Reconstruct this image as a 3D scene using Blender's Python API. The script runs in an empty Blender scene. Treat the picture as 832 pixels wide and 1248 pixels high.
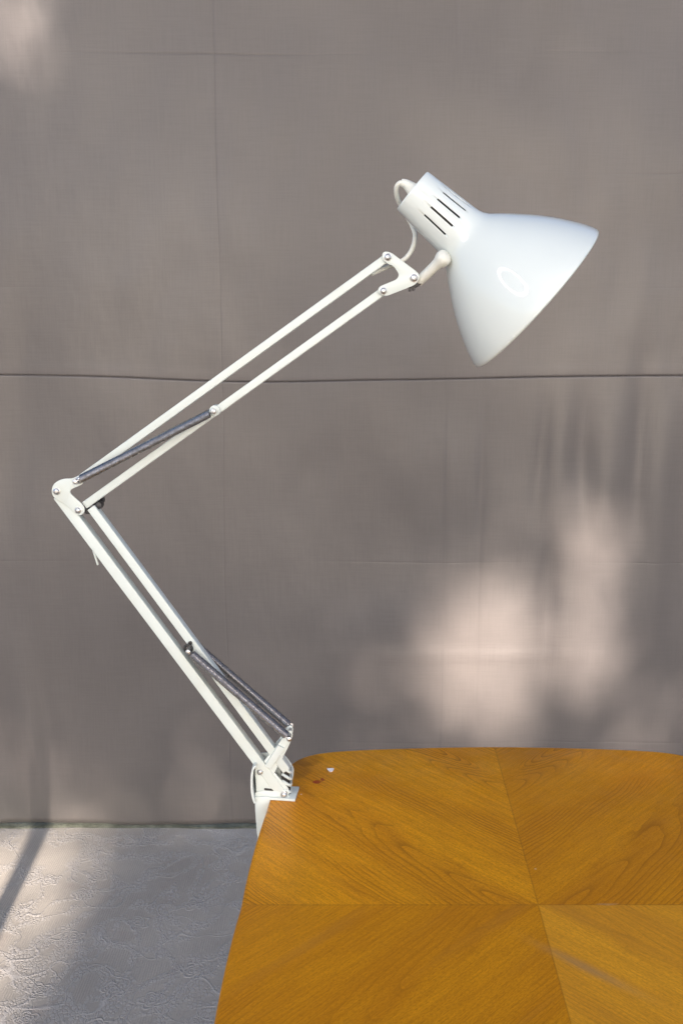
import bpy, bmesh, math, random
from mathutils import Vector, Matrix
rnd = random.Random(7)
S = bpy.context.scene
C = S.collection
V = Vector

# ------------------------------------------------------------------ camera geometry
CAM = V((0, 0, 1.05)); F = 1200.0; TH = math.radians(10)
YM = 1.02          # vertical plane of the lamp's arms
HT = 0.55          # table height
YB = 2.0           # hanging cloth
CT, ST = math.cos(TH), math.sin(TH)

def ray(u, v):
    a = (u - 416) / F; b = (624 - v) / F
    return V((a, CT + b * ST, -ST + b * CT))
def P(u, v, Y=YM):
    d = ray(u, v); return CAM + d * (Y / d.y)
def T(u, v, z=HT):
    d = ray(u, v); return CAM + d * ((z - CAM.z) / d.z)
def proj(p):
    d = p - CAM
    dep = d.y * CT - d.z * ST
    return 416 + F * d.x / dep, 624 - F * (d.y * ST + d.z * CT) / dep
PX = (P(417, 500) - P(416, 500)).length      # metres per photo pixel in the lamp plane

# ------------------------------------------------------------------ object helpers
def tag(o, label=None, cat=None, group=None, kind=None):
    if label: o['label'] = label
    if cat: o['category'] = cat
    if group: o['group'] = group
    if kind: o['kind'] = kind
    return o
def empty(name, loc, label, cat):
    o = bpy.data.objects.new(name, None); C.objects.link(o)
    o.location = loc; o.empty_display_size = .05
    return tag(o, label, cat)
def obj(name, bm, mat, parent=None, org=V((0, 0, 0)), smooth=40):
    """bm is in world coordinates; org is the base of the thing it belongs to"""
    bmesh.ops.recalc_face_normals(bm, faces=bm.faces[:])
    for v in bm.verts: v.co -= org
    me = bpy.data.meshes.new(name); bm.to_mesh(me); bm.free()
    me.materials.append(mat)
    o = bpy.data.objects.new(name, me); C.objects.link(o)
    if parent: o.parent = parent
    else: o.location = org
    if smooth:
        for p in me.polygons: p.use_smooth = True
        try: me.set_sharp_from_angle(angle=math.radians(smooth))
        except Exception: pass
    return o
def merge(dst, src):
    me = bpy.data.meshes.new('tmp'); src.to_mesh(me); src.free()
    dst.from_mesh(me); bpy.data.meshes.remove(me)
def basis(o, x, y, z):
    m = Matrix((x, y, z)).transposed().to_4x4(); m.translation = o; return m
def box(bm, o, x, y, z, sx, sy, sz, bev=.0008):
    b = bmesh.new(); bmesh.ops.create_cube(b, size=1)
    for v in b.verts: v.co = V((v.co.x * sx, v.co.y * sy, v.co.z * sz))
    if bev: bmesh.ops.bevel(b, geom=b.edges[:], offset=bev, segments=3, profile=.5, affect='EDGES')
    b.transform(basis(o, x, y, z)); merge(bm, b)
def abox(bm, c, s, bev=.0008):
    box(bm, V(c), V((1, 0, 0)), V((0, 1, 0)), V((0, 0, 1)), s[0], s[1], s[2], bev)
def bar(bm, a, b, w, d, bev=.0012):
    x = (b - a).normalized(); y = V((0, 1, 0)); z = x.cross(y).normalized(); y = z.cross(x)
    box(bm, (a + b) / 2, x, y, z, (b - a).length, d, w, bev)
def frame(d):
    d = d.normalized(); h = V((0, 0, 1)) if abs(d.z) < .9 else V((1, 0, 0))
    a = d.cross(h).normalized(); return d, a, d.cross(a)
def lathe(bm, o, ax, prof, seg=32, e1=None, cap=True):
    ax = ax.normalized()
    if e1 is None: _, e1, e2 = frame(ax)
    else: e2 = ax.cross(e1).normalized()
    rings = []
    for t, r in prof:
        rings.append([bm.verts.new(o + ax * t + (e1 * math.cos(2 * math.pi * k / seg) + e2 * math.sin(2 * math.pi * k / seg)) * max(r, 1e-5)) for k in range(seg)])
    for i in range(len(rings) - 1):
        for k in range(seg):
            bm.faces.new((rings[i][k], rings[i][(k + 1) % seg], rings[i + 1][(k + 1) % seg], rings[i + 1][k]))
    if cap:
        bm.faces.new(rings[0]); bm.faces.new(rings[-1])
    return rings
def tube(bm, pts, r, seg=10, radii=None, cap=True):
    n = len(pts); rings = []
    t = (pts[1] - pts[0]).normalized(); _, a, b = frame(t)
    for i, p in enumerate(pts):
        tt = (pts[min(i + 1, n - 1)] - pts[max(i - 1, 0)]).normalized()
        q = t.rotation_difference(tt); a = q @ a; t = tt
        a = (a - t * a.dot(t)).normalized(); b = t.cross(a)
        rr = radii[i] if radii else r
        rings.append([bm.verts.new(p + (a * math.cos(2 * math.pi * k / seg) + b * math.sin(2 * math.pi * k / seg)) * rr) for k in range(seg)])
    for i in range(n - 1):
        for k in range(seg):
            bm.faces.new((rings[i][k], rings[i][(k + 1) % seg], rings[i + 1][(k + 1) % seg], rings[i + 1][k]))
    if cap: bm.faces.new(rings[0]); bm.faces.new(rings[-1])
def spline(pts, n=8):
    out = []
    for i in range(len(pts) - 1):
        p0 = pts[max(i - 1, 0)]; p1 = pts[i]; p2 = pts[i + 1]; p3 = pts[min(i + 2, len(pts) - 1)]
        for k in range(n):
            t = k / n
            out.append(.5 * (2 * p1 + (p2 - p0) * t + (2 * p0 - 5 * p1 + 4 * p2 - p3) * t * t + (3 * p1 - p0 - 3 * p2 + p3) * t ** 3))
    out.append(pts[-1]); return out
def plate(bm, pix, Y, thick, bev=.0004):
    """flat sheet cut to an outline, standing in the vertical plane Y"""
    b = bmesh.new()
    f = b.faces.new([b.verts.new(P(u, v, Y)) for u, v in pix])
    r = bmesh.ops.extrude_face_region(b, geom=[f])
    for g in r['geom']:
        if isinstance(g, bmesh.types.BMVert): g.co.y += thick
    bmesh.ops.recalc_face_normals(b, faces=b.faces[:])
    if bev: bmesh.ops.bevel(b, geom=b.edges[:], offset=bev, segments=2, profile=.5, affect='EDGES')
    merge(bm, b)
def roundpoly(pts, rad, n=5):
    out = []; N = len(pts)
    for i in range(N):
        p = V((*pts[i][:2], 0)); a = V((*pts[i - 1][:2], 0)); c = V((*pts[(i + 1) % N][:2], 0))
        r = pts[i][2] if len(pts[i]) > 2 else rad
        ra = min(r, (p - a).length * .49); rc = min(r, (p - c).length * .49)
        s = p + (a - p).normalized() * ra; e = p + (c - p).normalized() * rc
        for k in range(n + 1):
            t = k / n; q = s * (1 - t) ** 2 + p * 2 * t * (1 - t) + e * t * t
            out.append((q.x, q.y))
    return out

# ------------------------------------------------------------------ node helpers
class N:
    def __init__(s, name):
        s.m = bpy.data.materials.new(name); s.m.use_nodes = True
        s.t = s.m.node_tree; s.b = s.t.nodes['Principled BSDF']; s.out = s.t.nodes['Material Output']
    def n(s, typ, **kw):
        nd = s.t.nodes.new(typ)
        for k, v in kw.items(): setattr(nd, k, v)
        return nd
    def lk(s, a, b): s.t.links.new(a, b)
    def set(s, sock, v):
        if isinstance(v, bpy.types.NodeSocket): s.lk(v, sock)
        else: sock.default_value = v
    def ma(s, op, a, b=None, c=None, clamp=False):
        nd = s.n('ShaderNodeMath', operation=op, use_clamp=clamp)
        s.set(nd.inputs[0], a)
        if b is not None: s.set(nd.inputs[1], b)
        if c is not None: s.set(nd.inputs[2], c)
        return nd.outputs[0]
    def coord(s):
        return s.n('ShaderNodeTexCoord').outputs['Object']
    def sep(s, v):
        nd = s.n('ShaderNodeSeparateXYZ'); s.lk(v, nd.inputs[0]); return nd.outputs
    def comb(s, x, y, z=0.0):
        nd = s.n('ShaderNodeCombineXYZ')
        for i, q in enumerate((x, y, z)): s.set(nd.inputs[i], q)
        return nd.outputs[0]
    def noise(s, vec, scale=5, detail=3, rough=.5, dist=0):
        nd = s.n('ShaderNodeTexNoise'); s.lk(vec, nd.inputs['Vector'])
        nd.inputs['Scale'].default_value = scale; nd.inputs['Detail'].default_value = detail
        nd.inputs['Roughness'].default_value = rough; nd.inputs['Distortion'].default_value = dist
        return nd.outputs['Fac']
    def ramp(s, f, stops, interp='LINEAR'):
        nd = s.n('ShaderNodeValToRGB'); s.lk(f, nd.inputs[0]); cr = nd.color_ramp; cr.interpolation = interp
        while len(cr.elements) < len(stops): cr.elements.new(.5)
        for e, (p, c) in zip(cr.elements, stops):
            e.position = p; e.color = (*c, 1) if len(c) == 3 else c
        return nd.outputs[0]
    def rng(s, f, a, b, c=0.0, d=1.0, smooth=True):
        nd = s.n('ShaderNodeMapRange'); nd.interpolation_type = 'SMOOTHSTEP' if smooth else 'LINEAR'
        s.lk(f, nd.inputs[0])
        for i, q in enumerate((a, b, c, d)): nd.inputs[i + 1].default_value = q
        return nd.outputs[0]
    def mix(s, f, a, b, mode='MIX'):
        nd = s.n('ShaderNodeMix', data_type='RGBA', blend_type=mode)
        s.set(nd.inputs[0], f)
        s.set(nd.inputs[6], a if not isinstance(a, tuple) else (*a, 1)); s.set(nd.inputs[7], b if not isinstance(b, tuple) else (*b, 1))
        return nd.outputs[2]
    def gauss(s, d, w):
        q = s.ma('DIVIDE', d, w); return s.ma('POWER', math.e, s.ma('MULTIPLY', s.ma('MULTIPLY', q, q), -1.0))
    def scale(s, vec, sc):
        nd = s.n('ShaderNodeVectorMath', operation='MULTIPLY'); s.lk(vec, nd.inputs[0]); nd.inputs[1].default_value = sc
        return nd.outputs[0]
    def bump(s, h, dist, strength=1.0, prev=None):
        nd = s.n('ShaderNodeBump'); s.lk(h, nd.inputs['Height']); nd.inputs['Distance'].default_value = dist
        nd.inputs['Strength'].default_value = strength
        if prev: s.lk(prev, nd.inputs['Normal'])
        return nd.outputs[0]
    def fin(s, col=None, rough=None, normal=None, metal=None, **kw):
        b = s.b
        if col is not None: s.set(b.inputs['Base Color'], (*col, 1) if isinstance(col, tuple) else col)
        if rough is not None: s.set(b.inputs['Roughness'], rough)
        if metal is not None: s.set(b.inputs['Metallic'], metal)
        if normal is not None: s.lk(normal, b.inputs['Normal'])
        for k, v in kw.items(): s.set(b.inputs[k.replace('_', ' ')], v)
        return s.m

def paint(name, col, rough, wear=.04, bumpd=.00015, dirt=(.3, .28, .2), dirt_amt=.12, coat=0.0):
    q = N(name); co = q.coord()
    a = q.noise(co, 22, 4, .6); b = q.noise(co, 140, 3, .6)
    c = q.mix(q.ma('MULTIPLY', q.rng(a, .5, .8), dirt_amt), col, dirt)
    c = q.mix(q.ma('MULTIPLY', q.rng(b, .66, .78), dirt_amt * .8), c, dirt)
    r = q.rng(a, .3, .7, rough, rough + .12)
    return q.fin(c, r, q.bump(q.noise(co, 260, 2, .5), bumpd, .4), Specular_IOR_Level=.5 if coat == 0 else .2, Coat_Weight=coat, Coat_Roughness=.035)
def metal(name, col, rough):
    q = N(name); co = q.coord(); a = q.noise(co, 300, 3, .6)
    return q.fin(q.mix(q.rng(a, .4, .7), col, tuple(c * .6 for c in col)), q.rng(a, .3, .7, rough, rough + .15), metal=1.0)
def plain(name, col, rough, var=.25, sc=60):
    q = N(name); co = q.coord(); a = q.noise(co, sc, 3, .6)
    return q.fin(q.mix(q.rng(a, .3, .7, 0, var), col, tuple(c * .5 for c in col)), rough, q.bump(a, .0003, .3))

M = {}
M['shade'] = paint('white_enamel', (.575, .625, .60), .3, dirt=(.5, .5, .47), dirt_amt=.04, bumpd=.00003, coat=1.0)
M['arm'] = paint('aged_white_paint', (.53, .578, .54), .32, dirt=(.42, .40, .28), dirt_amt=.22)
M['ivory'] = paint('ivory_plastic', (.62, .63, .565), .36, dirt=(.45, .4, .28), dirt_amt=.10)
M['steel'] = metal('dull_steel', (.62, .62, .60), .3)
M['spring'] = metal('spring_steel', (.40, .385, .375), .23)
M['black'] = plain('black_plastic', (.015, .015, .017), .45)
M['bakelite'] = plain('dark_bakelite', (.02, .018, .016), .5)
M['bulb'] = plain('frosted_glass', (.8, .8, .78), .3, .05)

# ------------------------------------------------------------------ THE LAMP
base = T(337, 970)
LAMP = empty('desk_lamp', base, 'white articulated desk lamp with spring balanced arms clamped to the corner of the wooden table', 'lamp')
def lp(name, bm, mat, parent=LAMP, smooth=40): return obj(name, bm, mat, parent, base, smooth)

# --- shade: enamel bell with ventilation slots cut through its neck
axd = (P(656.5 + 74.6, 365 + 66.4) - P(656.5, 365)).normalized()
fr = V((0, -1, 0)); sC = P(652.6, 366.2)
prof = [(-201, 27.0), (-201.3, 28.2), (-200.5, 29.0), (-198, 29.4), (-185, 30.4), (-171, 31.5), (-160, 32.3), (-148, 33.2), (-137, 34.0), (-131, 34.4), (-125, 35.1), (-119, 36.8), (-113, 40.2), (-108, 44.6),
        (-102, 50.0), (-95, 55.8), (-85, 63.6), (-75, 71.4), (-64, 79.3), (-52, 87.0), (-42, 92.8), (-32, 98.2), (-23, 102.8), (-14, 106.8), (-8, 109.2), (-4, 110.3), (-1.5, 110.4), (0, 109.4)]
slots = [math.radians(-30.0 + 22.3 * k) for k in range(10)]
PR = PX * .948; PT = PX * .972
bm = bmesh.new(); SEG = 240; rings = []
for t, r in prof:
    rings.append([bm.verts.new(sC + axd * t * PT + (fr * math.cos(2 * math.pi * k / SEG) + (fr.cross(axd)) * -math.sin(2 * math.pi * k / SEG)) * r * PR) for k in range(SEG)])
up_n = fr.cross(axd) * -1
if up_n.z < 0: slots = [-s for s in slots]
cut = set()
for s in slots:
    k0 = int(round(s / (2 * math.pi) * SEG)); cut.add(k0 % SEG); cut.add((k0 - 1) % SEG); cut.add((k0 + 1) % SEG)
for i in range(len(prof) - 1):
    slot_row = prof[i][0] >= -172 and prof[i + 1][0] <= -136
    for k in range(SEG):
        if slot_row and k in cut: continue
        bm.faces.new((rings[i][k], rings[i][(k + 1) % SEG], rings[i + 1][(k + 1) % SEG], rings[i + 1][k]))
shade = lp('lamp_shade', bm, M['shade'], smooth=60)
md = shade.modifiers.new('wall', 'SOLIDIFY'); md.thickness = .0011; md.offset = -1
# neck lid
bm = bmesh.new()
lathe(bm, sC, axd, [(-199.5 * PT, .001), (-199.5 * PT, 26 * PR), (-198 * PT, 27.6 * PR), (-194 * PT, 27.8 * PR)], 64, cap=False)
lp('neck_lid', bm, M['shade'], shade)
bm = bmesh.new()   # bulb holder inside the neck, dark and wide to give shade behind the slots
lathe(bm, sC, axd, [(-193 * PT, 24 * PR), (-120 * PT, 27 * PR), (-112 * PT, 20 * PR), (-96 * PT, 18 * PR)], 48)
lp('bulb_holder', bm, M['bakelite'])
bm = bmesh.new()
lathe(bm, sC, axd, [(-96 * PT, 13 * PR), (-86 * PT, 16 * PR), (-66 * PT, 27 * PR), (-50 * PT, 31 * PR), (-34 * PT, 27 * PR), (-24 * PT, 14 * PR), (-21 * PT, .5 * PR)], 40)
lp('light_bulb', bm, M['bulb'])

# --- strain relief and cord at the head
d_ax = -axd
a0 = P(505.5, 233.5)
bm = bmesh.new(); lathe(bm, a0 - d_ax * 5 * PX, d_ax, [(0, 7.2 * PX), (7 * PX, 7.2 * PX), (7.6 * PX, 6.4 * PX), (9 * PX, 6.2 * PX)], 28)
lp('strain_collar', bm, M['steel'])
bm = bmesh.new()
con = spline([P(502.6, 231.2), P(498.5, 227.5), P(493.5, 224), P(488.4, 222.4)], 6)
tube(bm, con, 0, 20, radii=[(8.6 - 4.6 * (i / (len(con) - 1)) ** .8) * PX for i in range(len(con))])
lp('cord_sleeve', bm, M['ivory'])
bm = bmesh.new()
cp = [(493, 224.5, 0), (488, 222.8, 0), (484, 226, .002), (482.6, 232, .006), (484, 241, .014), (488.5, 251, .024), (494.5, 262, .034), (501, 273, .036), (505.3, 285, .03), (504.2, 297, .024), (499.5, 308, .02), (492, 316.5, .017), (483, 321.2, .015), (474, 324.4, .013), (463, 329, .010), (452, 333.5, .004)]
tube(bm, spline([P(u, v, YM + y) for u, v, y in cp], 8), 2.9 * PX, 14)
lp('power_cord', bm, M['ivory'])

# --- swivel between head bracket and shade
bm = bmesh.new()
sw0, sw1 = P(509.5, 343.5), P(540.6, 314.0, YM - .019)
d = (sw1 - sw0); L = d.length
lathe(bm, sw0, d, [(0, 5.6 * PX), (L * .04, 6.0 * PX), (L * .62, 6.2 * PX), (L * .78, 7.0 * PX), (L * .88, 8.8 * PX), (L * .95, 9.7 * PX), (L * 1.02, 9.7 * PX), (L * 1.08, 8.6 * PX), (L * 1.12, 6.5 * PX), (L * 1.14, 2 * PX)], 36)
lp('swivel_tube', bm, M['ivory'])
bm = bmesh.new()
plate(bm, roundpoly([(505, 334), (511, 333), (516.5, 339), (515, 345), (506, 351.5), (503, 353.5), (499, 352.5), (498.5, 349)], 1.5), YM - .005, .010, .0008)
for u, v in ((500.5, 352.8), (504.5, 351.8)):
    lathe(bm, P(u, v, YM - .007), V((0, 1, 0)), [(0, 1.7 * PX), (.014, 1.7 * PX)], 14)
lp('swivel_joint', bm, M['black'])

# --- head bracket: two matching plates
hb = roundpoly([(466, 306.2, 7), (475.5, 307.0, 5), (513.5, 335.5, 9), (506.5, 347, 6), (469, 361.6, 5), (459.5, 356.5, 6), (461.5, 349.5, 4), (483.4, 340.4, 3), (486.4, 334.5, 4), (479.8, 324.6, 4), (471.5, 320.8, 2), (465.2, 316, 4)], 3)
for yy in (-.0090, .0076):
    bm = bmesh.new(); plate(bm, hb, YM + yy, .0014)
    lp('head_bracket', bm, M['arm'])

# --- four arm bars
def armbar(a, b, w, dpt, name):
    bm = bmesh.new(); bar(bm, P(*a), P(*b), w * PX, dpt, .0009); return lp(name, bm, M['arm'])
armbar((97.0, 584.8), (473.0, 313.0), 9.6, .0128, 'upper_arm_bar')
armbar((104.5, 615.2), (468.0, 354.0), 9.6, .0120, 'upper_arm_bar')
armbar((72.5, 603.2), (350.3, 973.8), 13.0, .0130, 'lower_arm_bar')
armbar((112.6, 617.6), (349.5, 937.0), 10.8, .0126, 'lower_arm_bar')

# --- elbow plates
eb = roundpoly([(62.6, 599.5, 7), (65, 589.5, 7), (76, 583.4, 8), (88, 583.4, 4), (96, 579.4, 4), (102.4, 582.5, 4), (101.6, 589.8, 3), (86.0, 596.8, 3), (85.8, 601.2, 3), (101.5, 615.5, 4), (104.2, 622.5, 4), (99.5, 628.5, 4), (92.5, 627.5, 4), (79.5, 614.6, 6), (66, 607.2, 6)], 3)
for yy in (-.0092, .0078):
    bm = bmesh.new(); plate(bm, eb, YM + yy, .0014)
    lp('elbow_plate', bm, M['arm'])
bm = bmesh.new()
lathe(bm, P(116.5, 611.5, YM + .006), V((0, 1, 0)), [(0, 3 * PX), (.006, 3 * PX), (.006, 7 * PX), (.008, 7.6 * PX), (.016, 7.6 * PX), (.018, 6.4 * PX)], 28)
lathe(bm, P(119.3, 616.5, YM - .004), V((0, 1, 0)), [(0, 1.0 * PX), (.001, 4.4 * PX), (.010, 5.0 * PX), (.012, 4 * PX)], 24)
lp('elbow_knob', bm, M['black'])
bm = bmesh.new(); abox(bm, P(110.5, 622.5, YM - .001), (.010, .008, .006), .001); lp('elbow_bush', bm, M['bakelite'])
bm = bmesh.new()
bar(bm, P(109.5, 656), P(119.8, 688.5), 2.4 * PX, .0030, .0006)
lp('cable_tie', bm, M['arm'])

# --- screws (domed rivet heads on washers)
def screw(u, v, Y, r=3.6, rear=.0):
    bm = bmesh.new(); c = P(u, v, Y); k = r * PX
    lathe(bm, c, V((0, -1, 0)), [(-.002, k * 1.18), (.0005, k * 1.18), (.0007, k), (.0016, k * .92), (.0023, k * .66), (.0026, k * .36), (.0021, k * .30), (.0021, k * .05)], 24)
    return lp('screw', bm, M['steel'])
for u, v, r in ((472.2, 313.4, 3.9), (467, 354.4, 3.7), (504.2, 338.8, 4.4), (69.3, 598.8, 3.9), (97.2, 585, 4.0), (95.6, 621.8, 3.7)):
    screw(u, v, YM - .0092, r)
screw(346, 968.6, YM - .0078, 3.9)
screw(317.2, 940.6, YM - .0054, 3.8)

# --- balance springs
def spring(a, b, rad, wire, pitch):
    bm = bmesh.new(); d, e1, e2 = frame(b - a); L = (b - a).length
    turns = int(L * .94 / pitch); n = turns * 14; prev = None
    for i in range(n + 1):
        th = 2 * math.pi * i / 14; rd = e1 * math.cos(th) + e2 * math.sin(th); c = a + d * (L * .03 + L * .94 * i / n) + rd * rad
        cur = [bm.verts.new(c + rd * (wire * math.cos(k * math.pi / 3)) + d * (wire * math.sin(k * math.pi / 3))) for k in range(6)]
        if prev:
            for k in range(6): bm.faces.new((prev[k], prev[(k + 1) % 6], cur[(k + 1) % 6], cur[k]))
        prev = cur
    for c in (a, b):     # end loops
        s = 1 if c == a else -1
        ring = [c + d * (s * rad * .4) + (d * math.cos(k * math.pi / 8) + e1 * math.sin(k * math.pi / 8)) * rad * .85 for k in range(17)]
        tube(bm, ring, .0008, 6)
    o = lp('balance_spring', bm, M['spring'])
    return o
for yy in (-.0155, .0155):
    q = YM + yy
    def sh(u, v): return P(u, v, YM) + V((0, yy, 0))
    spring(sh(98.6, 583.6), sh(262.5, 500.2), 4.7 * PX, .00042, .00080)
    spring(sh(232.6, 788.2), sh(353.6, 892.4), 5.0 * PX, .00042, .00080)
# pins the springs hook on
for u, v, nm in ((263, 499.8, 'spring_pin'), (232.5, 788, 'spring_pin'), (353.4, 892.4, 'spring_pin'), (97.6, 584, 'spring_pin')):
    bm = bmesh.new(); c = P(u, v)
    lathe(bm, c + V((0, -.0205, 0)), V((0, 1, 0)), [(0, 1.2 * PX), (.0008, 3.0 * PX), (.0026, 3.4 * PX), (.003, 2.2 * PX), (.038, 2.2 * PX), (.0384, 3.4 * PX), (.041, 3.2 * PX)], 20)
    lp(nm, bm, M['steel'])
bm = bmesh.new()       # dark rubber ring at the top of the lower springs and pale collar on the upper bar
for dy in (-.0115, .0115):
    cc = P(231.6, 786.4) + V((0, dy, 0))
    ring = [cc + (V((math.cos(a), 0, math.sin(a)))) * 4.6 * PX for a in [k * math.pi / 8 for k in range(17)]]
    tube(bm, ring, 1.7 * PX, 8)
lathe(bm, P(233.2, 781.4) + V((0, -.009, 0)), V((0, 1, 0)), [(0, 2.6 * PX), (.018, 2.6 * PX)], 14)
lp('spring_ring', bm, M['bakelite'])
bm = bmesh.new(); c = P(263, 499.8)
lathe(bm, c + V((0, -.0098, 0)), V((0, 1, 0)), [(0, 4.6 * PX), (.0006, 6.4 * PX), (.0195, 6.4 * PX), (.020, 5 * PX)], 24)
lp('spring_collar', bm, M['arm'])

# --- lever holding the lower ends of the lower springs
for yy in (-.0056, .0086):
    bm = bmesh.new()
    pts = roundpoly([(322, 925, 1), (341.5, 902, 3), (349.5, 889, 4), (355.5, 887, 4), (357.2, 894, 3), (353.2, 905, 6), (333.5, 942, 1)], 2)
    b2 = bmesh.new(); plate(b2, pts, YM, .0014)
    for w in b2.verts: w.co.y += yy
    merge(bm, b2); lp('spring_lever', bm, M['arm'])
bm = bmesh.new()    # web joining both lever cheeks
bar(bm, P(327, 932), P(343, 906.5), 9 * PX, .0172, .0005)
lp('lever_web', bm, M['arm'])

# --- base bracket
tri = roundpoly([(310.5, 926, 2), (318, 926, 4), (333, 940, 6), (352.5, 962, 4), (351, 972.5, 4), (338, 973.5, 1), (312.5, 970.5, 2)], 2)
bm = bmesh.new(); plate(bm, tri, YM - .0052, .0016); lp('base_cheek', bm, M['arm'])
bm = bmesh.new(); b2 = bmesh.new()
plate(b2, roundpoly([(308, 926, 2), (341, 924, 4), (349, 931.5, 4), (357.5, 944, 5), (356.5, 955, 4), (353.5, 966, 3), (350, 974, 2), (309.5, 972, 2)], 2), YM, .0016)
for w in b2.verts: w.co.y += .0165
merge(bm, b2); lp('base_cheek', bm, M['arm'])
bm = bmesh.new()    # rounded return wall on the left, a shallow U seen nearly edge on
wl = spline([P(313.0, 926), P(309.6, 931), P(308.2, 941), P(308.2, 953), P(309.6, 964), P(312.0, 971)], 5)
for i in range(len(wl) - 1):
    a, b = wl[i], wl[i + 1]; bar(bm, a - (b - a) * .1, b + (b - a) * .1, 2.6 * PX, .032, .0004)
lp('base_wall', bm, M['arm'])
bm = bmesh.new()    # dark bar on the front cheek for the shade in its opening
bar(bm, P(322, 961.6, YM - .0056), P(337.5, 963.2, YM - .0056), 2.4 * PX, .0016, .0004); lp('slot_shadow', bm, M['bakelite'])
# dark block behind the pivot ribs puts shade in their gaps
bm = bmesh.new(); bar(bm, P(346.5, 936, YM + .006), P(350.8, 967, YM + .006), 9 * PX, .012, .001); lp('rib_gap_shadow', bm, M['bakelite'])
bm = bmesh.new()
for k in range(4):
    a = P(344.5 - .3 * k, 935.5 + 8 * k, YM - .0015); b = P(354.5 - .3 * k, 941.0 + 8 * k, YM - .0015)
    tube(bm, spline([a, (a + b) / 2 + V((0, -.003, .001)), b, b + V((.0, .012, 0))], 5), 1.9 * PX, 8)
lp('pivot_ribs', bm, M['arm'])

# --- table clamp
c0, c1, c2, c3 = T(312.5, 974.5), T(359.5, 977.5), T(364.8, 961.5), T(316.5, 960)
bm = bmesh.new(); b2 = bmesh.new()
f = b2.faces.new([b2.verts.new(p + V((0, 0, .0003))) for p in (c0, c1, c2, c3)])
r = bmesh.ops.extrude_face_region(b2, geom=[f])
for g in r['geom']:
    if isinstance(g, bmesh.types.BMVert): g.co.z += .0028
bmesh.ops.recalc_face_normals(b2, faces=b2.faces[:])
bmesh.ops.bevel(b2, geom=b2.edges[:], offset=.0006, segments=2, profile=.5, affect='EDGES')
merge(bm, b2)
lp('clamp_plate', bm, M['arm'])
bm = bmesh.new()    # raised front lip carrying the pivot
plate(bm, roundpoly([(310.5, 965.5, 4), (323, 963.8, 3), (338, 964.5, 4), (351, 969.5, 4), (353.5, 975.5, 2), (311.5, 974, 3)], 2), c0.y + .0006, .0050, .0008)
lp('clamp_lip', bm, M['arm'])
ex = T(322, 985).x      # table edge here
bm = bmesh.new(); b2 = bmesh.new()
pts = [(0, .004), (.0165, .004), (.0165, -.004), (.0100, -.050), (.0045, -.054), (.0015, -.040), (0, -.012)]
f = b2.faces.new([b2.verts.new(V((c0.x - .0015 + x, c0.y - .002, HT + z))) for x, z in pts])
r = bmesh.ops.extrude_face_region(b2, geom=[f])
for g in r['geom']:
    if isinstance(g, bmesh.types.BMVert): g.co.y += .024
bmesh.ops.recalc_face_normals(b2, faces=b2.faces[:])
bmesh.ops.bevel(b2, geom=b2.edges[:], offset=.0010, segments=2, profile=.5, affect='EDGES')
merge(bm, b2); lp('clamp_jaw', bm, M['arm'])
bm = bmesh.new()
abox(bm, (c0.x + .022, c0.y + .010, HT - .052), (.044, .022, .006)); lp('clamp_foot', bm, M['arm'])
bm = bmesh.new()
lathe(bm, V((c0.x + .032, c0.y + .010, HT - .100)), V((0, 0, 1)), [(0, .010), (.004, .012), (.014, .012), (.016, .004), (.070, .004), (.070, .009), (.074, .009)], 24)
lp('clamp_screw', bm, M['steel'])

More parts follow.
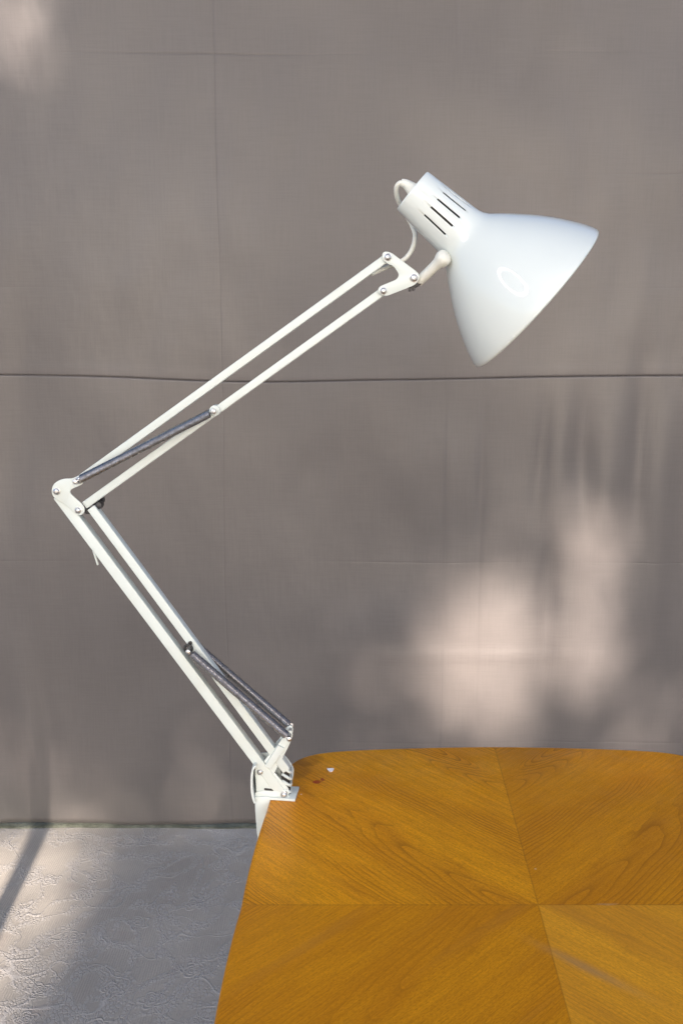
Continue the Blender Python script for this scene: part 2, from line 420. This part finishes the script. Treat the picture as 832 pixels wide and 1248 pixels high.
# ------------------------------------------------------------------ THE TABLE
h = CAM.z - HT
tc = V((.352 * h, 1.616 * h, HT)); hw, hd = .538 * h, .684 * h
def table_mat():
    q = N('bookmatched_veneer'); co = q.coord(); x, y, z = q.sep(co)
    # seams: centre of the top, long seam leaning a little, veneer mirrored across both
    uu = q.ma('ADD', x, q.ma('MULTIPLY', y, -.040)); vv = y
    wob = q.ma('MULTIPLY', q.ma('SUBTRACT', q.noise(co, 9, 2), .5), .006)
    au = q.ma('ABSOLUTE', q.ma('ADD', uu, wob)); av = q.ma('ABSOLUTE', q.ma('ADD', vv, q.ma('MULTIPLY', wob, .6)))
    au0 = q.ma('ABSOLUTE', uu); av0 = q.ma('ABSOLUTE', vv)
    sx = q.ma('GREATER_THAN', uu, 0.0); sy = q.ma('GREATER_THAN', vv, 0.0)
    ct, st = math.cos(math.radians(47)), math.sin(math.radians(47))
    p = q.ma('ADD', q.ma('MULTIPLY', au, ct), q.ma('MULTIPLY', av, st))
    w = q.ma('SUBTRACT', q.ma('MULTIPLY', av, ct), q.ma('MULTIPLY', au, st))
    quad = q.ma('ADD', q.ma('MULTIPLY', sx, .021), q.ma('MULTIPLY', sy, .013))
    pw = q.comb(p, w, quad)
    big = q.noise(q.scale(pw, (2.2, 7.0, 3)), 1.0, 2, .5)
    mid = q.noise(q.scale(pw, (7, 30, 5)), 1.0, 2, .5)
    bow = q.ma('MULTIPLY', q.ma('MULTIPLY', p, p), -.18)          # gentle sweep of the grain
    fld = q.ma('ADD', q.ma('MULTIPLY', q.ma('ADD', w, bow), 1 / .0058), q.ma('ADD', q.ma('MULTIPLY', big, 20.0), q.ma('ADD', q.ma('MULTIPLY', mid, 2.4), q.ma('MULTIPLY', q.noise(q.scale(pw, (1.2, 15, 4)), 1.0, 1), 9.0))))
    # cathedral figure near the seams
    def cath(pc, wc, sp, sw, amp):
        return q.ma('MULTIPLY', q.ma('MULTIPLY', q.gauss(q.ma('SUBTRACT', p, pc), sp), q.gauss(q.ma('SUBTRACT', w, wc), sw)), amp)
    fld = q.ma('ADD', fld, q.ma('ADD', cath(.28, .180, .11, .022, -12.0), cath(.165, -.135, .09, .024, 13.0)))
    sn = q.ma('FRACT', fld)
    ln = q.ma('POWER', sn, 5.0)                                    # soft rise, hard dark edge: growth rings
    patch = q.rng(q.noise(q.scale(pw, (3, 10, 2)), 1.4, 2), .42, .60)
    edge = q.rng(q.ma('ABSOLUTE', q.ma('ADD', w, .0)), .02, .11, .55, 1.0)
    ln = q.ma('MULTIPLY', ln, q.ma('MULTIPLY', patch, edge))
    ln = q.ma('MULTIPLY', ln, q.rng(sy, 0, 1, .6, 1.0))
    fib = q.noise(q.scale(pw, (60, 1500, 1)), 1.0, 3, .6)           # pores
    fib2 = q.noise(q.scale(pw, (14, 260, 1)), 1.0, 3, .6)
    blot = q.noise(q.scale(pw, (4, 13, 1)), 1.0, 3, .6)
    lite = (.88, .370, .007); dark = (.40, .140, .003)
    c = q.mix(q.rng(fib2, .3, .7, .0, .46), lite, dark)
    c = q.mix(q.rng(blot, .36, .66, 0, .55), c, (.56, .195, .005))
    c = q.mix(q.rng(fib, .50, .70, 0, .50), c, (.22, .080, .006))
    c = q.mix(q.ma('MULTIPLY', ln, .95), c, (.13, .036, .003))
    spk = q.noise(q.scale(pw, (330, 800, 1)), 1.0, 2, .7)
    c = q.mix(q.rng(spk, .42, .66, 0, .42), c, (.30, .095, .003))
    # veneer leaves differ a little in tone, their directional sheen put into the colour
    tone = q.ma('ABSOLUTE', q.ma('SUBTRACT', sx, sy))               # 1 = back left / front right
    c = q.mix(q.ma('MULTIPLY', q.ma('SUBTRACT', 1.0, tone), .34), c, (.44, .148, .0015))
    c = q.mix(q.ma('MULTIPLY', q.ma('MULTIPLY', sx, q.ma('SUBTRACT', 1.0, sy)), .22), c, (.80, .40, .05))
    # broad mineral streaks in the front half
    st_ = q.rng(q.noise(q.scale(pw, (2.5, 36, 1)), 1.0, 2, .5), .56, .74, 0, .42)
    c = q.mix(q.ma('MULTIPLY', st_, q.ma('SUBTRACT', 1.0, q.ma('MULTIPLY', sy, .7))), c, (.42, .165, .020))
    sg = T(715, 1180) - tc
    g0 = q.ma('ADD', q.ma('SUBTRACT', x, sg.x), 0.0); g1 = q.ma('SUBTRACT', y, sg.y)
    ga = q.ma('ADD', q.ma('MULTIPLY', g0, .72), q.ma('MULTIPLY', g1, -.69)); gb = q.ma('ADD', q.ma('MULTIPLY', g0, .69), q.ma('MULTIPLY', g1, .72))
    gr = q.ma('MULTIPLY', q.gauss(ga, .040), q.gauss(gb, .0050))
    c = q.mix(q.ma('MULTIPLY', gr, .5), c, (.32, .20, .10))
    # seam lines
    seam = q.ma('MAXIMUM', q.gauss(au0, .0007), q.gauss(av0, .0007))
    c = q.mix(q.ma('MULTIPLY', seam, .38), c, (.20, .075, .008))
    # red mark, brown rings near the clamp, tiny dents
    def spot(u, v, rx, ry, col, amt, nz=.006, sc=160):
        nonlocal c
        o = T(u, v) - tc; k = q.ma('MULTIPLY', q.ma('SUBTRACT', q.noise(co, sc, 2), .5), nz)
        dx = q.ma('DIVIDE', q.ma('ADD', q.ma('SUBTRACT', x, o.x), k), rx); dy = q.ma('DIVIDE', q.ma('ADD', q.ma('SUBTRACT', y, o.y), k), ry)
        r2 = q.ma('ADD', q.ma('MULTIPLY', dx, dx), q.ma('MULTIPLY', dy, dy))
        c = q.mix(q.rng(r2, .5, 1.3, amt, 0.0), c, col)
    spot(386, 953, .0052, .0040, (.30, .022, .010), .85); spot(393, 950, .0026, .0044, (.30, .022, .010), .75)
    spot(372, 925, .022, .022, (.17, .060, .006), .40, .02, 60); spot(362, 936, .018, .030, (.17, .060, .006), .45, .02, 50)
    spot(367, 968, .0012, .0012, (.75, .62, .50), .8, .001); spot(652, 1059, .0012, .0010, (.7, .55, .35), .7, .001)
    spot(739, 1102, .010, .0016, (.55, .42, .25), .22, .004, 90)
    rough = q.rng(q.noise(co, 30, 4, .6), .3, .7, .30, .44)
    hgt = q.ma('ADD', q.ma('MULTIPLY', fib, -.5), q.ma('MULTIPLY', q.noise(co, 420, 2), .35))
    return q.fin(c, rough, q.bump(hgt, .0004, .35), Specular_IOR_Level=.16)
M['veneer'] = table_mat()
M['leg_wood'] = plain('stained_leg_wood', (.30, .12, .02), .4, .4, 40)
TB = empty('table', V((tc.x, tc.y, 0)), 'small wooden table with rounded corners and a honey coloured bookmatched veneer top', 'table')
SL = .038      # the table stands a little askew
quad_pts = []
for u, v in ((600, 909), (540, 909.8), (470, 911.6), (420, 914), (390, 917), (369, 922), (354, 930), (341, 944), (332, 962), (325, 984), (315, 1014), (306, 1045), (298, 1078), (293, 1103)):
    p = T(u, v) - tc; quad_pts.append((p.x - SL * p.y, p.y))
n_ = len(quad_pts); quad_pts[0] = (0, quad_pts[0][1]); hw = -quad_pts[-1][0]; hd = quad_pts[0][1]
quad_pts[-1] = (-hw, 0)
def outline(inset=0.0, n=200):
    q1 = quad_pts                                        # back left, from the back middle to the left middle
    loop = q1 + [(x, -y) for x, y in q1[-2::-1]] + [(-x, -y) for x, y in q1[1:]] + [(-x, y) for x, y in q1[-2:0:-1]]
    P3 = [V((x, y, 0)) for x, y in loop]; m = len(P3); pts = []
    for i in range(m):
        p0, p1, p2, p3 = P3[i - 1], P3[i], P3[(i + 1) % m], P3[(i + 2) % m]
        for k in range(4):
            t = k / 4
            pts.append(.5 * (2 * p1 + (p2 - p0) * t + (2 * p0 - 5 * p1 + 4 * p2 - p3) * t * t + (3 * p1 - p0 - 3 * p2 + p3) * t ** 3))
    out = []; m = len(pts)
    for i in range(m):
        d = (pts[(i + 1) % m] - pts[i - 1]).normalized(); nrm_ = V((d.y, -d.x, 0))
        if nrm_.dot(pts[i]) < 0: nrm_ = -nrm_
        p = pts[i] - nrm_ * inset; out.append((p.x + SL * p.y, p.y))
    return out
bm = bmesh.new(); rings = []
for ins, z in ((.006, -.024), (.0012, -.0225), (0, -.019), (0, -.006), (.0008, -.0022), (.0028, -.0004), (.005, 0)):
    rings.append([bm.verts.new(V((tc.x + x, tc.y + y, HT + z))) for x, y in outline(ins)])
for i in range(len(rings) - 1):
    for k in range(len(rings[0])):
        k2 = (k + 1) % len(rings[0]); bm.faces.new((rings[i][k], rings[i][k2], rings[i + 1][k2], rings[i + 1][k]))
bm.faces.new(rings[0]); bm.faces.new(rings[-1])
top = obj('tabletop', bm, M['veneer'], TB, tc)
top.location = (0, 0, HT)
bm = bmesh.new()
for sx_ in (-1, 1): abox(bm, (tc.x + sx_ * (hw - .07), tc.y, HT - .056), (.018, hd * 1.55, .062))
for sy_ in (-1, 1): abox(bm, (tc.x, tc.y + sy_ * (hd - .07), HT - .056), (hw * 1.4, .018, .062))
obj('apron', bm, M['leg_wood'], TB, V((tc.x, tc.y, 0)))
for sx_ in (-1, 1):
    for sy_ in (-1, 1):
        bm = bmesh.new()
        lathe(bm, V((tc.x + sx_ * (hw - .062), tc.y + sy_ * (hd - .072), 0.0006)), V((0, 0, 1)), [(0, .012), (.3, .017), (HT - .0252, .023)], 20)
        obj('leg', bm, M['leg_wood'], TB, V((tc.x, tc.y, 0)))
# white chip lying on the top
bm = bmesh.new(); o = T(402.5, 938.5)
pts = [(-.0042, .0030), (-.0018, .0012), (.0002, .0030), (.0030, .0026), (.0042, .0004), (.0022, -.0034), (-.0010, -.0040), (-.0034, -.0012)]
f = bm.faces.new([bm.verts.new(o + V((x, y * 1.3, .0004 + .0006 * math.sin(i * 2.1)))) for i, (x, y) in enumerate(pts)])
r = bmesh.ops.extrude_face_region(bm, geom=[f])
for g in r['geom']:
    if isinstance(g, bmesh.types.BMVert): g.co.z += .0007
M['chip'] = plain('white_chip', (.82, .78, .75), .6, .08)
tag(obj('paint_flake', bm, M['chip'], None, o, 0), 'tiny white flake lying on the wooden table top near the clamp', 'flake')

# ------------------------------------------------------------------ HANGING CLOTH
def Z(v, u=416): return P(u, v, YB).z
def X(u, v=600): return P(u, v, YB).x
def cloth_mat():
    q = N('grey_satin_cloth'); co = q.coord(); x, y, z = q.sep(co)
    mot = q.noise(q.scale(co, (1.2, 1, .8)), 1.6, 4, .55); fine = q.noise(q.scale(co, (1, 1, 3)), 40, 2, .6); thr = q.ma('ADD', q.noise(q.scale(co, (420, 1, 14)), 1.0, 2, .6), q.noise(q.scale(co, (14, 1, 420)), 1.0, 2, .6))
    c = q.mix(q.rng(mot, .3, .7), (.112, .1005, .0925), (.096, .0872, .0826))
    c = q.mix(q.rng(fine, .35, .75, 0, .12), c, (.10, .09, .088))
    c = q.mix(q.rng(thr, .85, 1.2, 0, .13), c, (.050, .046, .044))
    stain = q.rng(q.noise(q.scale(co, (1, 1, .35)), 24, 4, .62), .69, .80, 0, .35)
    c = q.mix(stain, c, (.075, .07, .066))
    wear = q.ma('MULTIPLY', q.gauss(q.ma('SUBTRACT', z, .02), .07), q.rng(mot, .3, .7, .1, .5))
    c = q.mix(wear, c, (.11, .105, .09))
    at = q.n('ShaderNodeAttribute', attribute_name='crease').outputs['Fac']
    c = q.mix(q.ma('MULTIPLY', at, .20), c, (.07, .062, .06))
    hgt = q.ma('ADD', q.ma('MULTIPLY', q.noise(q.scale(co, (1.4, 1, .7)), 7, 3, .5), 3.2), q.ma('MULTIPLY', fine, .10))
    return q.fin(c, q.rng(mot, .3, .7, .30, .40), q.bump(hgt, .0016, .6), Specular_IOR_Level=.32, Sheen_Weight=.08, Sheen_Roughness=.4)
M['cloth'] = cloth_mat()
XL, XR, ZT = -1.9, 2.2, 1.86
zs = Z(459)
def bow(xx):
    u = 416 + F * xx / 2.03
    s = max(0, min(1, (u + 200) / 1200))
    return -.004 + .006 * math.sin(u / 832 * 5.6 + 2.4) - .003 * math.exp(-((u - 330) / 120) ** 2)
from mathutils import noise as mn
def nz(a, b, c=0.0): return mn.noise(V((a, b, c)))
VC = [(X(u), w, a) for u, w, a in ((272, .0014, .0004), (545, .0034, -.0008), (588, .0030, .0008)  )]
HC = [(Z(v), w, a) for v, w, a in ((66, .0016, .0008), (213, .0014, .0003), (352, .0014, .0004), (684, .0012, .0003), (903, .0016, .0003))]
def lines(lo, hi, step, cs):
    v = [lo + i * (hi - lo) / round((hi - lo) / step) for i in range(round((hi - lo) / step) + 1)]
    v = [q for q in v if all(abs(q - c[0]) > .0075 for c in cs)]
    for c in cs: v += [c[0] + k * c[1] for k in (-3, -1.8, -1, -.45, 0, .45, 1, 1.8, 3)]
    return sorted(v)
xs = lines(XL, XR, .012, VC)
zr = lines(.006, ZT, .012, HC + [(zs, .0016, 0)])
def fold(x, z):
    g = lambda a, w: math.exp(-(a / w) ** 2)
    f = 0
    f += .010 * math.sin(1.7 * x + .6) * math.sin(1.1 * z + .4) + .004 * math.sin(4.3 * x - 1.2 * z)
    for u, v, wu, wv, a, k in ((657, 560, .010, .12, -.010, .05), (676, 570, .020, .14, .006, .05), (705, 560, .022, .10, -.014, -.04), (738, 590, .03, .16, .010, 0), (378, 570, .006, .05, -.005, .1), (398, 580, .012, .07, -.004, .1),
                               (775, 540, .018, .16, -.010, .0), (800, 640, .03, .25, .010, 0), (664, 760, .018, .22, -.010, 0), (690, 720, .03, .2, .008, 0), (585, 600, .012, .20, -.005, 0), (548, 600, .014, .20, .004, 0),
                               (590, 797, .20, .010, .004, 0), (60, 900, .02, .14, -.008, -.1), (30, 880, .03, .16, .006, -.1), (20, 560, .05, .3, -.012, .15), (150, 700, .08, .3, .008, .1), (350, 900, .07, .2, .006, 0)):
        x0 = X(u, v); z0 = Z(v); f += .6 * a * g(x - x0 - k * (z - z0), wu) * g(z - z0, wv)
    f += .010 * nz(x * 1.6, z * 2.4, 20) + .0035 * nz(x * 4.5, z * 5.0, 24) + .0016 * nz(x * 16, z * 7, 30)
    f += .002 * math.sin(38 * x + 3 * math.sin(2 * z)) * max(0, 1 - z / .5)
    return f
bm = bmesh.new(); grid = []; lay = bm.verts.layers.float.new('crease')
for z in zr:
    row = []
    for x in xs:
        k = math.exp(-((z - zs) / .15) ** 2)
        zz = z + bow(x) * k + .010 * nz(x * 1.1, z * 1.4, 5) + .004 * nz(x * 3.1, z * 1.7, 9)
        xx = x + .012 * nz(x * 1.6, z * 1.0, 1) + .004 * nz(x * 2, z * 4.1, 2)
        y = YB - fold(xx, zz)
        d = z - zs
        y += .0040 * math.exp(-(d / .0011) ** 2) - .0006 * math.exp(-((d - .005) / .004) ** 2)     # sewn seam
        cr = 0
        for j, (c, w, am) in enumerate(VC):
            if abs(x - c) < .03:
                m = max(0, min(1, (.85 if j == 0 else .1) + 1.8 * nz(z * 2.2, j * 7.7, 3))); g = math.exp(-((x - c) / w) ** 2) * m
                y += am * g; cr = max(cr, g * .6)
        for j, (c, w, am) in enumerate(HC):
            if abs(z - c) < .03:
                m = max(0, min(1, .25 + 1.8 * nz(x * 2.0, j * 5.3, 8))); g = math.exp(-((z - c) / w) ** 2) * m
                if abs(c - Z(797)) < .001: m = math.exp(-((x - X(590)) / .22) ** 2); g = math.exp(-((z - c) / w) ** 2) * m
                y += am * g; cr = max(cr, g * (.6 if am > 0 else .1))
        if z < .02: zz = z + .003 * math.sin(5 * x + 1) + .002 * math.sin(17 * x) + .002
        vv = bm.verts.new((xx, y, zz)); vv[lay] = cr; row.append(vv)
    grid.append(row)
for i in range(len(zr) - 1):
    for k in range(len(xs) - 1):
        bm.faces.new((grid[i][k], grid[i][k + 1], grid[i + 1][k + 1], grid[i + 1][k]))
org = V((0, YB, 0))
cl = obj('backdrop_cloth', bm, M['cloth'], None, V((0, 0, 0)), 180)
md = cl.modifiers.new('thickness', 'SOLIDIFY'); md.thickness = .0012
tag(cl, 'large grey satin backdrop cloth with a sewn seam and fold creases hanging behind the lamp', 'backdrop')

# ------------------------------------------------------------------ FLOOR
def floor_mat():
    q = N('embossed_floor_covering'); co = q.coord(); x, y, z = q.sep(co)
    jit = q.noise(co, 14, 2)
    # flowers
    vo = q.n('ShaderNodeTexVoronoi', feature='F1'); vo.voronoi_dimensions = '2D'; q.lk(co, vo.inputs['Vector']); vo.inputs['Scale'].default_value = 9.0; vo.inputs['Randomness'].default_value = .85
    rel = q.n('ShaderNodeVectorMath', operation='SUBTRACT'); q.lk(co, rel.inputs[0]); q.lk(vo.outputs['Position'], rel.inputs[1])
    # position is returned in scaled space in 2D, bring both to metres
    pos = q.scale(vo.outputs['Position'], (1, 1, 0)); q.lk(pos, rel.inputs[1])
    rx, ry, _ = q.sep(rel.outputs[0])
    ang = q.ma('ARCTAN2', ry, rx); rad = q.ma('SQRT', q.ma('ADD', q.ma('MULTIPLY', rx, rx), q.ma('MULTIPLY', ry, ry)))
    rj = q.ma('ADD', rad, q.ma('MULTIPLY', q.ma('SUBTRACT', q.noise(co, 60, 2), .5), .012))
    pet = q.ma('ADD', 1.0, q.ma('MULTIPLY', q.ma('ABSOLUTE', q.ma('SINE', q.ma('MULTIPLY', ang, 2.5))), .55))
    pr = q.ma('DIVIDE', rj, pet)
    def ringline(r0, w): return q.gauss(q.ma('SUBTRACT', pr, r0), w)
    flw = q.ma('ADD', ringline(.0135, .0010), q.ma('ADD', ringline(.0085, .0009), ringline(.0038, .0012)))
    sel = q.n('ShaderNodeSeparateColor'); q.lk(vo.outputs['Color'], sel.inputs[0])
    flw = q.ma('MULTIPLY', flw, q.ma('GREATER_THAN', sel.outputs[0], .30))
    inflw = q.ma('MULTIPLY', q.rng(pr, .0155, .019, 1, 0), q.ma('GREATER_THAN', sel.outputs[0], .30))
    # vines: contour lines of a soft noise, with leaflets along them
    vn = q.noise(co, 7.5, 1, .4, .8); vn2 = q.noise(q.scale(co, (1.2, .8, 1)), 11.0, 1, .4, .6)
    def contour(f, c, w): return q.gauss(q.ma('SUBTRACT', f, c), w)
    vine = q.ma('MAXIMUM', contour(vn, .5, .0045), contour(vn2, .47, .005))
    band = q.ma('MAXIMUM', contour(vn, .5, .075), contour(vn2, .47, .07))
    lf = q.n('ShaderNodeTexVoronoi', feature='DISTANCE_TO_EDGE'); q.lk(q.scale(co, (1, .62, 1)), lf.inputs['Vector']); lf.inputs['Scale'].default_value = 170
    leaf = q.rng(lf.outputs['Distance'], .03, .16, 0, 1)
    leafm = q.rng(q.noise(co, 26, 2), .36, .50)
    leaf = q.ma('MULTIPLY', leaf, q.ma('MULTIPLY', q.rng(band, .25, .7), leafm))
    ribs = q.ma('SINE', q.ma('ADD', q.ma('MULTIPLY', x, 2 * math.pi / .0042), q.ma('MULTIPLY', q.noise(co, 9, 1), 3.0)))
    ribm = q.ma('MULTIPLY', q.rng(band, .1, .5, 1, 0), q.ma('SUBTRACT', 1.0, inflw))
    ribs = q.ma('MULTIPLY', ribs, q.ma('MULTIPLY', ribm, .16))
    hgt = q.ma('ADD', q.ma('ADD', q.ma('MULTIPLY', flw, 1.0), q.ma('MULTIPLY', vine, .9)), q.ma('ADD', q.ma('MULTIPLY', leaf, .75), ribs))
    hgt = q.ma('ADD', hgt, q.ma('MULTIPLY', q.noise(co, 240, 3), .25))
    dirt = q.noise(co, 4.5, 4, .6)
    c = q.mix(q.rng(dirt, .3, .7), (.405, .374, .318), (.322, .298, .254))
    c = q.mix(q.rng(q.noise(co, 11, 3), .58, .75, 0, .35), c, (.30, .25, .21))
    c = q.mix(q.ma('MULTIPLY', q.ma('MAXIMUM', q.ma('MAXIMUM', flw, vine), q.ma('MULTIPLY', leaf, .8), clamp=True), .46), c, (.50, .49, .47))
    c = q.mix(q.rng(q.noise(co, 300, 2), .4, .75, 0, .25), c, (.17, .17, .17))
    return q.fin(c, .52, q.bump(hgt, .0010, .9), Specular_IOR_Level=.4)
M['floor'] = floor_mat()
bm = bmesh.new(); bmesh.ops.create_grid(bm, x_segments=4, y_segments=4, size=.5)
for v in bm.verts: v.co = V((v.co.x * 4.4, v.co.y * 4.4 - .16, 0))
tag(obj('floor', bm, M['floor'], None, V((0, 0, 0)), 0), kind='structure')
def strip_mat():
    q = N('mossy_concrete'); co = q.coord(); a = q.noise(co, 22, 5, .65); b = q.noise(q.scale(co, (1, 1, 1)), 90, 4, .6)
    c = q.mix(q.rng(a, .35, .65), (.055, .06, .040), (.12, .128, .092)); c = q.mix(q.rng(b, .5, .75, 0, .6), c, (.04, .042, .03))
    c = q.mix(q.rng(a, .66, .74), c, (.26, .25, .20))
    return q.fin(c, .8, q.bump(q.ma('ADD', a, b), .004, .8))
M['strip'] = strip_mat()
bm = bmesh.new(); n = 160; rows = []
for i in range(n + 1):
    x = -1.9 + 4.1 * i / n
    e = .003 * math.sin(9 * x) + .002 * math.sin(31 * x + 1) + .0015 * math.sin(83 * x)
    rows.append([bm.verts.new((x, yy, zz)) for yy, zz in ((1.990 + e * .6, .0004), (1.9915 + e * .6, .0020), (1.995 + e * .6, .0040 + e * .4), (2.06, .0050), (2.06, .0004))])
for i in range(n):
    for k in range(4): bm.faces.new((rows[i][k], rows[i + 1][k], rows[i + 1][k + 1], rows[i][k + 1]))
bm.faces.new(rows[0]); bm.faces.new(rows[-1])
tag(obj('kerb_strip', bm, M['strip'], None, V((0, 0, 0)), 60), kind='structure')
q = N('yard_ground'); co = q.coord(); a = q.noise(co, 3, 5, .6)
M['ground'] = q.fin(q.mix(a, (.14, .13, .11), (.20, .19, .165)), .9, q.bump(q.noise(co, 30, 4), .01, .6))
bm = bmesh.new(); bmesh.ops.create_grid(bm, x_segments=2, y_segments=2, size=60)
for v in bm.verts: v.co.z = -.006
tag(obj('ground', bm, M['ground'], None, V((0, 0, 0)), 0), kind='structure')

# ------------------------------------------------------------------ DAYLIGHT
EL = math.radians(26); AZ = math.radians(-3.5)
LD = V((math.sin(AZ) * math.cos(EL), math.cos(AZ) * math.cos(EL), -math.sin(EL)))     # the way sunlight travels
sun = bpy.data.lights.new('sun', 'SUN'); sun.energy = 5.0; sun.angle = math.radians(.65); sun.color = (1, .86, .765)
so = bpy.data.objects.new('sun', sun); C.objects.link(so); so.rotation_euler = LD.to_track_quat('-Z', 'Y').to_euler(); so.location = (0, -4, 6)
W = bpy.data.worlds.new('World'); S.world = W; W.use_nodes = True
nt = W.node_tree; sky = nt.nodes.new('ShaderNodeTexSky'); sky.sky_type = 'NISHITA'; sky.sun_disc = False
sky.sun_elevation = EL; sky.sun_rotation = math.pi + AZ; sky.air_density = .55; sky.dust_density = 1.6; sky.ozone_density = 1.0
bg = nt.nodes['Background']; bg.inputs[1].default_value = .08; nt.links.new(sky.outputs[0], bg.inputs[0])

# unseen tree added behind the camera, crown gaps shaped to place the sun patches
PATCH = [(588, 808, 80, 100, 1.0), (535, 830, 110, 88, .16), (715, 752, 32, 142, .82), (705, 600, 42, 90, .07), (620, 690, 50, 40, .10), (780, 888, 100, 48, .28), (-5, 28, 52, 46, .75), (140, 968, 270, 56, .21), (330, 960, 160, 50, .13)]
def lit(u_, v_, onfloor):
    """share of the sunlight that a gap in the crown lets through towards a place"""
    if onfloor:
        t = (v_ - 1015) / 235.0
        e = (122 - 112 * t + 6 * math.sin(v_ * .05) - u_) / 14.0
        s = max(0, min(1, .5 + e * .5)) * (1.1 if t > .4 else .34 + 1.9 * t)
        return .66 * s * (.2 if v_ < 1050 and u_ < 40 else 1)
    s = 0
    for u, v, ru, rv, k in PATCH:
        d = ((u_ - u) / ru) ** 2 + ((v_ - v) / rv) ** 2
        s = max(s, k * math.exp(-d ** 2.2))
    if 656 < u_ < 678 and v_ > 560: s *= .22                     # leaves kept to shade bands across the gaps
    for u, w in ((28, 14), (66, 12)):
        if abs(u_ - u - 8 * math.sin(v_ * .02)) < w and v_ > 860: s *= .1
    if v_ < 745 and 420 < u_ < 540: s = min(s, .02)
    return s
def where(p):
    t = (YB - p.y) / LD.y; h = p + LD * t
    if h.z < 0:
        h = p + LD * (-p.z / LD.z); return (*proj(h), True, h) if h.y > .5 else (0, 0, None, h)
    return (*proj(h), False, h)
cc = V((.1, YB, .75)) - LD * 12.0
M['leaf'] = plain('green_leaf', (.06, .11, .03), .55, .5, 9); M['bark'] = plain('bark', (.11, .085, .06), .9, .6, 14)
TR = empty('added_shade_tree', V((cc.x - .2, cc.y, -.006)), 'unseen leafy tree added behind the camera to shade the table and lamp, crown gaps shaped for the sun patches', 'tree')
vs, fs = [], []; NL = 52000; COVER = 10.0
while len(fs) < NL:
    a = V((rnd.uniform(-1, 1), rnd.uniform(-1, 1), rnd.uniform(-1, 1)))
    if a.length_squared > 1: continue
    p = cc + V((a.x * 2.5, a.y * 1.4, a.z * 2.1)); s = rnd.uniform(.042, .062)
    n = V((rnd.gauss(0, 1), rnd.gauss(0, 1), rnd.gauss(0, 1))) - LD * 1.6; _, e1, e2 = frame(n)
    th = rnd.uniform(0, 6.28); f1 = e1 * math.cos(th) + e2 * math.sin(th); f2 = n.normalized().cross(f1)
    w = where(p); 
    if w[2] is not None:
        k = max(lit(*where(c)[:3]) if where(c)[2] is not None else 0 for c in (p, p + f1 * s * .7, p - f1 * s * .7)) if -300 < w[0] < 1150 and -200 < w[1] < 1450 else 0
        if k > 0 and rnd.random() > -math.log(max(k, .0008)) / COVER: continue
    i = len(vs); q_ = len(fs)
    vs += [p + f1 * s, p + f2 * s * .6 + f1 * s * .1, p - f1 * s, p - f2 * s * .6 + f1 * s * .1]; fs.append((i, i + 1, i + 2, i + 3))
me = bpy.data.meshes.new('crown'); me.from_pydata([v - TR.location for v in vs], [], fs); me.materials.append(M['leaf'])
o = bpy.data.objects.new('crown', me); C.objects.link(o); o.parent = TR
bm = bmesh.new(); b0 = TR.location
tube(bm, spline([b0.copy(), b0 + V((.05, 0, .9)), b0 + V((0, .05, 1.9)), b0 + V((.12, 0, 5.4))], 6), .1, 12, radii=[.13 - .004 * i for i in range(19)])
obj('trunk', bm, M['bark'], TR, b0.copy())

# ring light on a stand left of the table: it is mirrored as a white ring in the shade, its pole shades the floor
rl = V((-.548, .30, 0))
RL = empty('ring_light', rl, 'ring light on a dark stand left of the table, mirrored in the white shade', 'light')
head = V((-.705, .235, 1.64)); aim = (P(622, 342) - head).normalized()
q = N('lit_diffuser'); q.fin((.9, .9, .9), .5); q.b.inputs['Emission Color'].default_value = (1, .97, .93, 1); q.b.inputs['Emission Strength'].default_value = 3.8
bm = bmesh.new(); lathe(bm, head, aim, [(0, .180), (.004, .182), (.008, .190), (.009, .205), (.008, .220), (.004, .228), (0, .230)], 72, cap=False)
obj('ring_diffuser', bm, q.m, RL, rl)
bm = bmesh.new(); lathe(bm, head, aim, [(.001, .180), (-.003, .176), (-.028, .180), (-.032, .205), (-.028, .230), (-.003, .234), (.001, .230)], 72, cap=False)
obj('ring_housing', bm, M['black'], RL, rl)
bm = bmesh.new(); tube(bm, [rl + V((0, 0, .10)), rl + V((0, 0, .7)), rl + V((0, 0, 1.30))], .019, 18)
tube(bm, [rl + V((0, 0, 1.30)), head + V((-.01, -.04, -.205))], .010, 12)
obj('pole', bm, M['black'], RL, rl)
for k in range(3):
    a = math.radians(200 + 120 * k); bm = bmesh.new()
    tube(bm, [rl + V((0, 0, .42)), rl + V((math.cos(a) * .26, math.sin(a) * .26, .012))], .010, 10)
    obj('leg', bm, M['black'], RL, rl)

# ------------------------------------------------------------------ camera and colour
cam = bpy.data.cameras.new('camera'); co_ = bpy.data.objects.new('camera', cam); C.objects.link(co_)
co_.location = CAM; co_.rotation_euler = (math.radians(90) - TH, 0, 0)
cam.sensor_fit = 'VERTICAL'; cam.sensor_height = 36; cam.lens = F / 1248 * 36; cam.clip_end = 500; cam.clip_start = .02
S.camera = co_
S.view_settings.view_transform = 'Standard'; S.view_settings.look = 'None'; S.view_settings.gamma = 1; S.view_settings.use_curve_mapping = False
S.view_settings.exposure = 2.05
S.render.engine = 'CYCLES'; S.cycles.use_denoising = True; S.cycles.max_bounces = 5; S.cycles.diffuse_bounces = 3; S.cycles.glossy_bounces = 3
